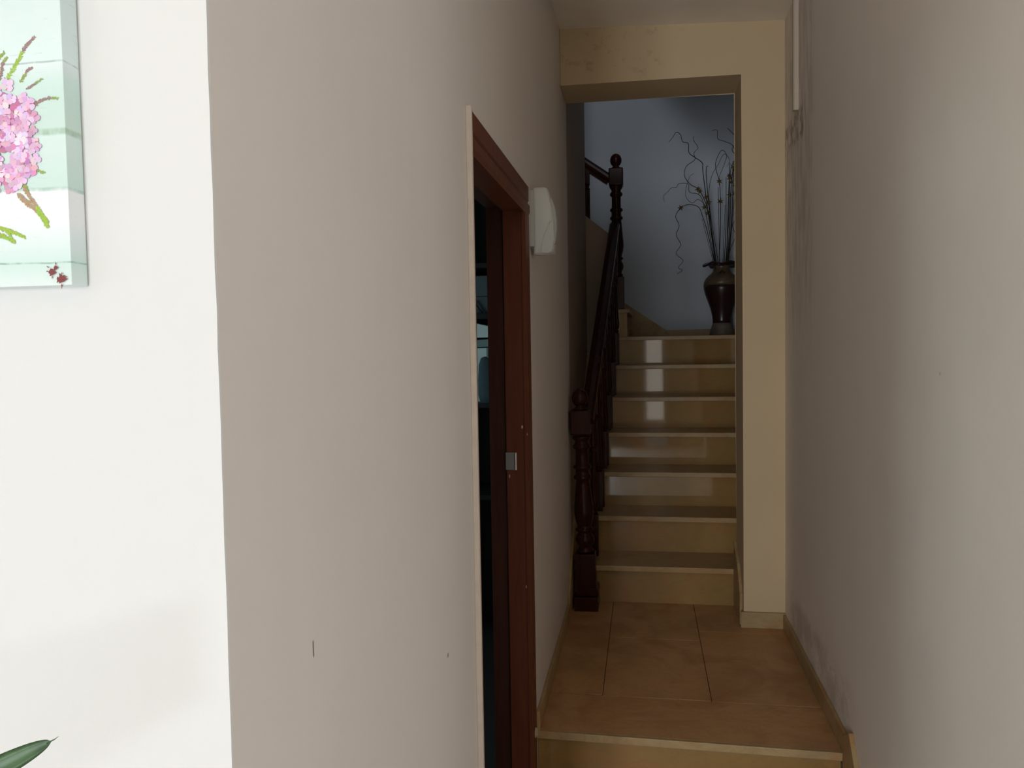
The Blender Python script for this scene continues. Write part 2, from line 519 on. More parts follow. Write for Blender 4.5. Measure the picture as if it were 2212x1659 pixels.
# --- floors: entrance slabs below, landing slabs above
structure(obj('floor_entrance', BX(-2.5, 2.75, -3.4, Y0 + 0.05, ZF - 0.1, ZF), 'entrance_floor'))
lf = group_structure('floor', 'cream marble landing of large slabs')
obj('floor_bed', BX(-A, B, Y0 + 0.035, YS + 0.05, ZF, -0.012), 'grout', lf)
G = 0.0009
def slab(name, poly, mat='marble_floor', z0=-0.024, z1=0.0, parent=None, bev=0.0015):
    return obj(name, prism(bmesh.new(), poly, 'z', z0, z1, bev), mat, parent)
NL, NR = Y0 + 0.013, Y0 - 0.012        # the front edge runs a little out of square
s = slab('nosing_slab', [(-A + 0.001, NL + 0.014), (B - 0.001, NR + 0.014), (B - 0.001, 2.722), (-A + 0.001, 2.737)], 'marble_floor', parent=lf)
slab('nosing_strip', [(-A + 0.001, NL), (B - 0.001, NR), (B - 0.001, NR + 0.0138), (-A + 0.001, NL + 0.0138)], 'marble_skirt', parent=lf, bev=0.002)
XJ1, XJ2 = -0.150, 0.214
for (x0, x1, y0, y1) in ((-A + 0.001, XJ1, 2.74, 3.288), (-A + 0.001, XJ1, 3.288, YS + 0.02), (XJ1, XJ2, 2.733, 3.292), (XJ1, XJ2, 3.292, YS + 0.02),
                         (XJ2, B - 0.001, 2.728, 3.40), (XJ2, B - 0.001, 3.40, YS + 0.02)):
    slab('floor_slab', [(x0 + G, y0 + G + 0.001), (x1 - G, y0 + G), (x1 - G, y1 - G), (x0 + G, y1 - G + 0.001)], parent=lf)
obj('riser_panel', prism(bmesh.new(), [(-A + 0.001, NL + 0.022), (B - 0.013, NR + 0.022), (B - 0.013, NR + 0.04), (-A + 0.001, NL + 0.04)], 'z', -0.178, -0.0245), 'marble', lf)
obj('lower_step', BX(-A + 0.02, B - 0.001, Y0 - 0.245, Y0 + 0.02, -0.203, -0.178, bevel=0.003), 'marble_floor', lf)
obj('lower_riser', BX(-A + 0.02, B - 0.001, Y0 - 0.215, Y0 - 0.197, ZF, -0.203), 'marble', lf)

# --- skirting stones
structure(obj('baseboard_left', BX(-A, -A + 0.011, Y0 + 0.012, 3.50, 0.0, 0.062, bevel=0.002), 'marble_skirt'))
structure(obj('baseboard_right', BX(B - 0.011, B, Y0 - 0.02, Y1 - 0.012, 0.0, 0.062, bevel=0.002), 'marble_skirt'))
structure(obj('baseboard_pier', BX(XP - 0.012, B - 0.0, Y1 - 0.013, Y1, 0.0, 0.067, bevel=0.002), 'marble_skirt'), 'short marble skirting at the foot of the pier')
# raked pieces
structure(obj('baseboard_stair_left', prism(bmesh.new(), [(3.50, 0.0), (3.50, 0.10), (3.60, 0.20), (YE, 0.20 + (YE - 3.6) * 0.71), (YE, 0.0)], 'x', -A, -A + 0.012, 0.002), 'marble_skirt'))
structure(obj('baseboard_reveal', prism(bmesh.new(), [(3.505, 0.0), (3.505, 0.13), (3.60, 0.235), (Y1 + HD - 0.002, 0.30), (Y1 + HD - 0.002, 0.0)], 'x', XP - 0.013, XP, 0.002), 'marble_skirt'))
structure(obj('baseboard_step_right', prism(bmesh.new(), [(2.425, 0.055), (2.355, 0.095), (2.19, -0.08), (2.19, -0.178), (2.425, -0.178)], 'x', B - 0.014, B, 0.002), 'marble_skirt'))

# --- stairwell shell
structure(obj('wall_back', BX(-2.7, XR + 0.1, YB, YB + 0.1, ZF, 5.2), 'stairwell'), 'bluish white stairwell wall behind the vase')
structure(obj('wall_stairwell_right', BX(XR, XR + 0.1, Y1 + HD, YB, ZF, 5.2), 'stairwell'))
structure(obj('wall_stairwell_end', BX(-2.7, -2.6, YE - 0.2, YB, ZF, 5.2), 'stairwell'))
structure(obj('wall_stairwell_front', BX(-2.6, -A - 0.1, YE - 0.1, YE, ZF, 5.2), 'left_wall'))
# hall upstairs, above the corridor, open to the stairwell
structure(obj('wall_upper_left', BX(-A - 0.1, -A, -0.6, Y1 + HD, ZC + 0.3, 5.2), 'stairwell'))
structure(obj('wall_upper_right', BX(B + 0.1, B + 0.2, -0.6, Y1 + HD, ZC + 0.2, 5.2), 'stairwell'))
bm = bmesh.new()
box(bm, -A, B + 0.1, -0.6, -0.5, ZC + 0.2, 3.28)
box(bm, -A, B + 0.1, -0.6, -0.5, 4.52, 5.2)
box(bm, -A, -0.39, -0.6, -0.5, 3.28, 4.52)
box(bm, 0.43, B + 0.1, -0.6, -0.5, 3.28, 4.52)
structure(obj('wall_upper_front', bm, 'stairwell'))
structure(obj('floor_upper', BX(-A - 0.1, B + 0.2, -0.6, Y1 + HD, ZC + 0.201, ZC + 0.25), 'entrance_floor'))
structure(obj('ceiling_stairwell', BX(-2.7, XR + 0.1, -0.6, YB + 0.1, 5.2, 5.3), 'ceiling'))
# unseen sloping block, added to shade the upper right of the back wall
blocker = [(0.08, 3.30), (0.18, 3.14), (0.30, 2.98), (0.42, 2.86), (0.55, 2.79), (XR, 2.76), (XR, 3.55), (0.08, 4.15)]
structure(obj('upper_shadow_blocker', prism(bmesh.new(), blocker, 'y', 4.75, 5.10), 'stairwell'))
# solid wall carrying the upper flight, with a raked coping
bm = prism(bmesh.new(), [(-0.2145, ZF), (-0.2145, 1.9086), (-1.90, 1.885 + 1.715 * 0.80), (-2.6, 1.885 + 1.715 * 0.80), (-2.6, ZF)], 'y', 5.30, 5.395)
structure(obj('wall_under_flight', bm, 'brown_wall'), 'raked parapet wall under the upper flight')

# ================================================================== STAIRCASE
st = thing('staircase', 'cream marble staircase climbing to a corner landing behind the opening', 'staircase', (0.1, YS, 0))
INV = Vector((-0.1, -YS, 0))
def spart(name, bm, mat):
    o = obj(name, bm, mat, st)
    o.location = INV
    return o
XS0, XS1 = -A + 0.013, XR - 0.001
def zt(i):
    return ZL if i == 7 else RI * i
for i in range(1, 8):
    y = YS + GO * (i - 1)
    zb = zt(i - 1)
    x1 = XS1 if i > 1 else XS1
    spart('riser', BX(XS0, x1, y, y + 0.02, zb + (0.0005 if i == 1 else 0), zt(i) - 0.025), 'marble')
    if i < 7:
        if i == 1:      # notched around the pier
            pl = [(XS0, y - 0.03), (XP - 0.014, y - 0.03), (XP - 0.014, Y1 + HD + 0.001), (XS1, Y1 + HD + 0.001), (XS1, y + GO + 0.015), (XS0, y + GO + 0.015)]
            spart('tread', prism(bmesh.new(), pl, 'z', zt(i) - 0.025, zt(i), 0.003), 'marble_tread')
        else:
            spart('tread', BX(XS0, x1, y - 0.03, y + GO + 0.015, zt(i) - 0.025, zt(i), bevel=0.003), 'marble_tread')
spart('landing_slab', BX(-0.2135, XS1, YS + 6 * GO - 0.03, YB - 0.001, ZL - 0.025, ZL, bevel=0.003), 'marble_tread')
# upper flight going off to the left: first riser is a winder
spart('riser', prism(bmesh.new(), [(-0.105, 5.285), (-0.098, YB - 0.002), (-0.12, YB - 0.002), (-0.13, 5.285)], 'z', ZL, ZL + RI - 0.025), 'marble')
spart('tread', prism(bmesh.new(), [(-0.088, 5.262), (-0.078, YB - 0.017), (-0.40, YB - 0.017), (-0.40, 5.40), (-0.2135, 5.40), (-0.2135, 5.262)], 'z', ZL + RI - 0.025, ZL + RI, 0.003), 'marble_tread')
spart('end_panel', BX(-0.2135, -0.1305, 5.285, 5.30, ZL, ZL + RI - 0.0255), 'marble_tread')
for k in range(1, 6):
    x = -0.12 - 0.25 * k
    z = ZL + RI * k
    spart('riser', BX(x - 0.02, x, 5.396, YB - 0.001, z, z + RI - 0.025), 'marble')
    spart('tread', BX(x - 0.27, x + 0.03, 5.396, YB - 0.001, z + RI - 0.025, z + RI, bevel=0.003), 'marble_tread')
# the landing's own skirting and the raked skirting beside the winder
spart('skirting', BX(0.170, XS1, YB - 0.014, YB - 0.0006, ZL, ZL + 0.052, bevel=0.002), 'marble_skirt')
spart('raked_skirting', prism(bmesh.new(), [(0.168, ZL), (0.168, ZL + 0.050), (-0.16, ZL + 0.275), (-0.45, ZL + 0.48), (-0.45, ZL)], 'y', YB - 0.016, YB - 0.0006, 0.002), 'marble_skirt')

# ================================================================== BANISTER
bn = thing('stair_banister', 'dark mahogany stair banister with turned posts and sloping handrail', 'banister', (-0.266, 3.67, 0))
BI = Vector((0.266, -3.67, 0))
NEWEL = [(0.036, 0.255), (0.040, 0.262), (0.030, 0.270), (0.031, 0.280), (0.040, 0.295), (0.044, 0.310), (0.040, 0.328), (0.031, 0.340), (0.030, 0.347),
         (0.041, 0.354), (0.041, 0.362), (0.032, 0.368), (0.033, 0.378), (0.040, 0.400), (0.045, 0.430), (0.045, 0.455), (0.040, 0.500), (0.034, 0.560), (0.031, 0.585),
         (0.041, 0.592), (0.041, 0.602), (0.032, 0.610), (0.031, 0.632), (0.041, 0.640), (0.041, 0.650), (0.030, 0.658), (0.029, 0.690), (0.029, 0.722),
         (0.040, 0.732), (0.041, 0.742), (0.031, 0.752), (0.030, 0.762), (0.040, 0.775), (0.042, 0.785)]
FINIAL = [(0.036, 0.908), (0.024, 0.915), (0.019, 0.922), (0.027, 0.928), (0.035, 0.942), (0.0375, 0.956), (0.036, 0.970), (0.030, 0.985), (0.019, 0.996), (0.004, 1.002)]
def newel(loc, lean, plinth):
    bm = bmesh.new()
    hb = 0.046
    if plinth:
        box(bm, -hb, hb, -hb, hb, 0.0625, 0.252, bevel=0.004)
        prism(bm, [(0.0, 0.0625), (0.056, 0.0625), (0.056, 0.086), (0.046, 0.098), (0.0, 0.098)], 'y', -0.05, 0.075, 0.003)
    else:
        box(bm, -hb, hb, -hb, hb, 0.0, 0.21, bevel=0.004)
    prof = NEWEL if plinth else [(0.036, 0.212)] + [(r, 0.218 + (z - 0.255) * (0.792 - 0.218) / 0.53) for r, z in NEWEL[1:]]
    lathe(bm, prof, 24)
    box(bm, -hb, hb, -hb, hb, 0.792, 0.905, bevel=0.008)
    o = obj('newel_post', bm, 'mahogany', bn, False)
    for p in o.data.polygons:
        p.use_smooth = len(p.vertices) == 4 and p.area < 0.0006
    obj('finial', lathe(bmesh.new(), FINIAL, 24), 'mahogany', o, True)
    if plinth:
        obj('plinth', BX(-0.054, 0.054, -0.075, 0.075, 0.0, 0.062, bevel=0.003), 'mahogany', o)
    o.location = Vector(loc) + BI
    o.rotation_euler = (0, lean, 0)
    return o
newel((-0.266, 3.672, 0.0), math.radians(-1.35), True)
N2 = Vector((-0.1675, 5.335, ZL + RI))
newel(N2, 0.0, False)

def rail(p0, p1, w=0.066, h=0.060):
    """moulded handrail between two points"""
    p0, p1 = Vector(p0), Vector(p1)
    d = (p1 - p0).normalized()
    side = d.cross(Vector((0, 0, 1))).normalized()
    up_ = side.cross(d).normalized()
    prof = [(-0.30, -0.5), (0.30, -0.5), (0.32, -0.28), (0.46, -0.16), (0.5, 0.05), (0.46, 0.26), (0.30, 0.42), (0.0, 0.5), (-0.30, 0.42), (-0.46, 0.26), (-0.5, 0.05), (-0.46, -0.16), (-0.32, -0.28)]
    bm = bmesh.new()
    ra = [bm.verts.new(p0 + side * x * w + up_ * y * h) for x, y in prof]
    rb = [bm.verts.new(p1 + side * x * w + up_ * y * h) for x, y in prof]
    k = len(prof)
    bm.faces.new(ra); bm.faces.new(list(reversed(rb)))
    for i in range(k):
        bm.faces.new([ra[i], ra[(i + 1) % k], rb[(i + 1) % k], rb[i]])
    o = obj('handrail', bm, 'mahogany', bn)
    o.location = BI
    return o
RA, RB = Vector((-0.262, 3.715, 0.845)), Vector((-0.178, 5.292, 1.955))
rail(RA, RB)
RC, RD = Vector((-0.208, 5.345, 2.258)), Vector((-1.60, 5.345, 2.258 + 1.392 * 0.71))
rail(RC, RD, 0.058, 0.072)

def baluster_mesh(h, hb=0.021):
    bm = bmesh.new()
    box(bm, -hb, hb, -hb, hb, 0, 0.20, bevel=0.003)
    t = h - 0.20 - 0.10
    pr = [(0.015, 0.0), (0.019, 0.02), (0.013, 0.035), (0.020, 0.06), (0.022, 0.11), (0.018, 0.20), (0.013, 0.45), (0.012, 0.62), (0.018, 0.64), (0.018, 0.66), (0.012, 0.68),
          (0.014, 0.80), (0.019, 0.92), (0.013, 0.96), (0.017, 1.0)]
    lathe(bm, [(r, 0.201 + z * t) for r, z in pr], 14)
    box(bm, -hb, hb, -hb, hb, h - 0.099, h, bevel=0.003)
    return bm
def rail_z(y):
    t = (y - RA.y) / (RB.y - RA.y)
    return RA.z + t * (RB.z - RA.z) - 0.03, RA.x + t * (RB.x - RA.x)
for i in range(1, 7):
    for off in ((0.155,) if i == 1 else (0.10, 0.205)):
        y = YS + GO * (i - 1) + off
        zr, x = rail_z(y)
        o = obj('baluster', baluster_mesh(zr - RI * i + 0.012), 'mahogany', bn)
        o.location = Vector((x + 0.007, y, RI * i)) + BI
for k in range(5):
    x = -0.355 - 0.24 * k
    zb = 1.885 + (-0.185 - x) * 0.80 - 0.02
    zr = RC.z + (RC.x - x) * 0.71 - 0.028
    o = obj('baluster', baluster_mesh(max(0.32, zr - zb), 0.018), 'mahogany', bn)
    o.location = Vector((x, 5.345, zb)) + BI

# ================================================================== DOOR FRAME
d1 = group_structure('door_1', 'red brown wooden door frame with steel strike plate')
XF = -A + 0.010
JX = -A - 0.10
# far jamb: lining with a rebate, then the deeper stop
obj('jamb', BX(JX + 0.045, -A + 0.0, DY1, DY1 + 0.02, ZF, DZ + 0.02, bevel=0.002), 'door_wood', d1)
obj('jamb_rebate', BX(JX - 0.005, JX + 0.041, DY1 + 0.012, DY1 + 0.02, ZF, DZ + 0.02), 'door_wood_deep', d1)
obj('jamb', BX(JX, -A, DY0 - 0.02, DY0, ZF, DZ + 0.02, bevel=0.002), 'door_wood', d1)
obj('head_lining', BX(JX + 0.045, -A, DY0, DY1, DZ, DZ + 0.02, bevel=0.002), 'door_wood', d1)
obj('head_rebate', BX(JX - 0.005, JX + 0.041, DY0, DY1 + 0.012, DZ + 0.012, DZ + 0.02), 'door_wood_deep', d1)
obj('rebate_gap_shade', BX(JX + 0.041, JX + 0.045, DY1 + 0.016, DY1 + 0.02, ZF, DZ + 0.02), 'shelf', d1)  # black strip standing in for the shade inside the groove
# architraves: outer flat band and inner round band
YO = 2.392
arc = [(-A, DY1 - 0.004), (XF - 0.003, DY1 - 0.004), (XF + 0.001, DY1 + 0.004), (XF, DY1 + 0.030), (XF - 0.004, DY1 + 0.036), (XF - 0.001, DY1 + 0.042), (XF - 0.001, YO), (-A, YO)]
obj('architrave', prism(bmesh.new(), arc, 'z', ZF, DZ - 0.0045), 'door_wood', d1)
hp = [(-A, DZ - 0.004), (XF - 0.002, DZ - 0.004), (XF + 0.002, DZ + 0.008), (XF + 0.002, DZ + 0.026), (XF - 0.005, DZ + 0.036), (XF - 0.001, DZ + 0.041), (XF - 0.001, 1.666), (-A, 1.666)]
obj('head_architrave', prism(bmesh.new(), hp, 'y', 1.588, YO), 'door_wood', d1)
obj('near_architrave', BX(-A, XF, 1.5885, 1.598, ZF, 1.58), 'door_wood', d1)
obj('painted_edge', BX(-A, XF + 0.0012, 1.575, 1.588, ZF, 1.672, bevel=0.0015), 'plaster_edge', d1)
# strike plate: flat leaf and rounded lip
sp = obj('strike_plate', BX(JX + 0.043, JX + 0.068, DY1 - 0.0022, DY1 + 0.001, 0.842, 0.893, bevel=0.0006), 'steel_dark', d1)
bm = bmesh.new()
tube(bm, [(JX + 0.0725, DY1 - 0.003, 0.842), (JX + 0.0725, DY1 - 0.003, 0.893)], 0.0042, 12)
obj('strike_lip', bm, 'steel', sp)
for (x, y, z, w, h) in ((-A - 0.010, DY1 - 0.0015, 0.965, 0.005, 0.011), (JX + 0.052, DY1 - 0.0005, 0.822, 0.003, 0.012), (-A + 0.006, DY1 - 0.0045, 0.945, 0.002, 0.006), (-A - 0.004, DY1 - 0.0015, 0.5, 0.0025, 0.010)):
    bm = bmesh.new()
    prism(bm, [(x, z), (x + w * 0.6, z - h * 0.35), (x + w, z + h * 0.1), (x + w * 0.8, z + h * 0.6), (x + w * 0.2, z + h * 0.5)], 'y', y, y + 0.002)
    obj('paint_chip', bm, 'flake', d1)
bm = bmesh.new()
prism(bm, [(2.395, 0.035), (2.36, 0.055), (2.345, 0.048), (2.352, 0.028), (2.38, 0.022), (2.3955, 0.01)], 'x', XF - 0.004, XF + 0.0015)
obj('plaster_chip', bm, 'flake', d1)

# --- side room behind the doorway
bm = bmesh.new()
box(bm, -2.5, -2.4, YW + 0.1, 2.8, ZF, 2.3)
box(bm, -2.5, -2.4, 3.8, 4.9, ZF, 2.3)
box(bm, -2.5, -2.4, 2.8, 3.8, ZF, 0.78)
box(bm, -2.5, -2.4, 2.8, 3.8, 1.72, 2.3)
box(bm, -2.4, -A - 0.1, 4.80, YE - 0.1, ZF, 2.3)
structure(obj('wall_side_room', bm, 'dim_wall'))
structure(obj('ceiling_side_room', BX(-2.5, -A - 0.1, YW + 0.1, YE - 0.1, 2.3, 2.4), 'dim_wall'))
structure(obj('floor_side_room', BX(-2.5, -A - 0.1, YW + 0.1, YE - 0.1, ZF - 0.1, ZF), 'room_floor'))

su = thing('shelf_unit', 'black shelf unit glimpsed through the doorway in the dark room', 'shelf', (-0.85, 4.3, ZF))
SI = Vector((0.85, -4.3, -ZF))
def shelf(name, *a, **k):
    o = obj(name, BX(*a, **k), 'shelf', su)
    o.location = SI
    return o
for z0, z1 in ((0.88, 0.905), (1.340, 1.368), (1.60, 1.625), (2.235, 2.26), (0.4, 0.425)):
    shelf('shelf_board', -1.25, -0.50, 4.10, 4.48, z0, z1, bevel=0.002)
shelf('side_panel', -1.272, -1.251, 4.10, 4.48, ZF, 2.26)
shelf('side_panel', -0.499, -0.478, 4.10, 4.48, ZF, 2.26)
shelf('dark_backdrop', -1.25, -0.50, 4.481, 4.49, ZF, 2.26)  # full-height black sheet standing in for the darkness of the room

# blue grey storage box on the upper board
bx = thing('storage_box', 'blue grey storage box on the upper black shelf through the doorway', 'box', (-0.83, 4.27, 1.3685))
obj('box_body', BX(-0.15, 0.15, -0.13, 0.13, 0, 0.088, bevel=0.006), 'box_blue', bx)
obj('lid', BX(-0.156, 0.156, -0.136, 0.136, 0.089, 0.195, bevel=0.006), 'box_blue', bx)
# dark handle-like clip in front of it
bm = bmesh.new()
tube(bm, spline([(-0.875, 4.128, 1.425), (-0.868, 4.128, 1.43), (-0.85, 4.128, 1.405), (-0.835, 4.128, 1.383), (-0.82, 4.128, 1.373)]), 0.006, 8)
tag(obj('wire_hook', bm, 'shelf', None, True), 'thin black bent hook leaning on the blue grey box', 'hook')
# white tub with greenish rim, lower shelf
tb = thing('plastic_tub', 'milky white plastic tub with a greenish rim on the black shelf', 'tub', (-0.83, 4.27, 0.906))
bm = bmesh.new()
prism(bm, [(-0.16, 0.0), (0.16, 0.0), (0.17, 0.285), (-0.17, 0.285)], 'y', -0.11, 0.11, 0.01)
tbody = obj('tub_body', bm, 'tub_white', tb)
bm = bmesh.new()
prism(bm, [(-0.18, 0.286), (0.18, 0.292), (0.18, 0.335), (-0.18, 0.320)], 'y', -0.125, 0.125, 0.004)
obj('tub_rim', bm, 'tub_green', tb)
bm = bmesh.new()
prism(bm, [(-0.17, 0.336), (0.055, 0.338), (0.055, 0.392), (-0.06, 0.420), (-0.17, 0.426)], 'y', -0.115, 0.115, 0.004)
obj('tub_lid', bm, 'tub_white', tb)
obj('tub_latch', BX(0.020, 0.028, -0.116, -0.111, 0.22, 0.285), 'tub_green', tbody)
# dark teal cloth bag slumped in front of the tub
bm = bmesh.new()
lathe(bm, [(0.055, 0.0), (0.066, 0.04), (0.068, 0.12), (0.062, 0.19), (0.050, 0.222), (0.030, 0.228)], 20, wobble=lambda r, z, t: (r * (1 + 0.05 * math.sin(3 * t + 9 * z)), 0.012 * math.sin(2 * t) * (z > 0.1)))
o = tag(obj('cloth_bag', bm, 'bag_blue', None, True), 'dark teal cloth bag standing before the white tub', 'bag')
o.location = (-0.785, 4.070, 0.906)
o.scale = (1, 0.55, 1)
o.location = (-0.785, 4.120, 0.906)

# ================================================================== WALL DISPENSER
dp = thing('air_freshener', 'white plastic air freshener on the taupe wall beside the door frame', 'air freshener', (-A, 2.50, 1.49))
DX = -A
bm = bmesh.new()
# back plate hugging the wall
prism(bm, [(-0.035, 0.012), (0.050, 0.0), (0.055, 0.10), (0.040, 0.185), (-0.020, 0.185), (-0.034, 0.10)], 'x', 0.0, 0.014, 0.002)
obj('back_plate', bm, 'plastic_edge', dp)
# body: lofted sections along z, deeper at the bottom
bm = bmesh.new()
secs = [(-0.010, 0.060, -0.036, 0.045), (-0.006, 0.072, -0.038, 0.048), (0.03, 0.0745, -0.038, 0.050), (0.08, 0.073, -0.037, 0.050), (0.13, 0.068, -0.034, 0.046), (0.165, 0.061, -0.029, 0.041), (0.187, 0.054, -0.024, 0.036), (0.191, 0.048, -0.020, 0.032)]
rings = []
for z, dx, y0, y1 in secs:
    ring = []
    for i in range(28):
        t = 2 * math.pi * i / 28
        c_, s_ = math.cos(t), math.sin(t)
        e = 0.38
        u = math.copysign(abs(c_) ** e, c_); v = math.copysign(abs(s_) ** e, s_)
        ring.append(bm.verts.new((0.010 + (dx - 0.010) * (u + 1) / 2, (y0 + y1) / 2 + (y1 - y0) / 2 * v, z)))
    rings.append(ring)
for a_, c_ in zip(rings, rings[1:]):
    for i in range(28):
        bm.faces.new([a_[i], a_[(i + 1) % 28], c_[(i + 1) % 28], c_[i]])
bm.faces.new(list(reversed(rings[0]))); bm.faces.new(rings[-1])
obj('body', bm, 'plastic', dp, True)
# curved side cover panel on the cheek facing the entrance
bm = bmesh.new()
pl = [(0.036, -0.008), (0.055, -0.011), (0.068, -0.004), (0.074, 0.03), (0.0735, 0.075), (0.066, 0.085), (0.056, 0.070), (0.046, 0.045), (0.038, 0.015)]
prism(bm, pl, 'y', -0.0405, -0.034, 0.0012)
obj('side_cover', bm, 'plastic', dp)
# front shell rim bulging over the front
bm = bmesh.new()
pl = [(0.064, 0.010), (0.076, 0.020), (0.0815, 0.060), (0.0815, 0.090), (0.077, 0.130), (0.066, 0.160), (0.060, 0.150)]
prism(bm, pl, 'y', -0.022, 0.034, 0.004)
obj('front_shell', bm, 'plastic_edge', dp)
# ================================================================== CABLE TRUNKING on the right wall
tk = thing('cable_trunking', 'narrow painted cable trunking running down the right wall', 'trunking', (B, 3.18, 2.055))
obj('channel', BX(-0.016, 0.0, 0.0, 0.030, 0.0, 0.46, bevel=0.0015), 'trunking', tk)
obj('cover_strip', BX(-0.0185, -0.0162, 0.002, 0.028, 0.001, 0.46, bevel=0.0008), 'trunking', tk)

# ================================================================== VASE
VX, VY = 0.535, 5.80
vase = thing('floor_vase', 'brown glazed vase with tan shoulder and ruffled rim on the stair landing', 'vase', (VX, VY, ZL))
def vpart(name, prof, mat, wob=None, seg=36):
    return obj(name, lathe(bmesh.new(), prof, seg, wobble=wob), mat, vase, True)
vpart('foot', [(0.080, 0.0), (0.084, 0.008), (0.078, 0.035), (0.068, 0.068), (0.062, 0.088)], 'glaze_foot')
vpart('body', [(0.0625, 0.088), (0.0625, 0.105), (0.066, 0.14), (0.078, 0.19), (0.096, 0.24), (0.112, 0.285), (0.121, 0.32), (0.1235, 0.345)], 'glaze_dark')
shoulder = vpart('shoulder', [(0.1232, 0.3455), (0.120, 0.370), (0.110, 0.392), (0.092, 0.412), (0.072, 0.428), (0.058, 0.445), (0.055, 0.475), (0.058, 0.487)], 'glaze_tan')
vpart('ruffled_rim', [(0.056, 0.482), (0.075, 0.487), (0.100, 0.490), (0.116, 0.484), (0.118, 0.495), (0.100, 0.503), (0.075, 0.500), (0.050, 0.495)], 'glaze_dark',
      lambda r, z, t: (r * (1 + (0.10 * math.cos(5 * t + 3.14) if r > 0.09 else 0.0)), 0.011 * math.sin(5 * t + 0.6) * max(0, (r - 0.06) / 0.055)), 60)
fl = bmesh.new()
for k in range(5):
    t = 2 * math.pi * k / 5 + 0.3
    u, v = Vector((math.cos(t), 0, math.sin(t))), Vector((-math.sin(t), 0, math.cos(t)))
    c0 = Vector((-0.004, -0.072, 0.425))
    lo = [fl.verts.new(c0 + u * a_ + v * b2 + Vector((0, -d_, 0))) for a_, b2, d_ in ((0.003, 0, 0.004), (0.014, -0.008, 0.007), (0.024, 0, 0.003), (0.014, 0.008, 0.007))]
    hi = [fl.verts.new(w.co + Vector((0, 0.010, 0))) for w in lo]
    fl.faces.new(lo); fl.faces.new(list(reversed(hi)))
    for i in range(4):
        fl.faces.new([lo[i], lo[(i + 1) % 4], hi[(i + 1) % 4], hi[i]])
obj('relief_flower', fl, 'glaze_dark', shoulder)

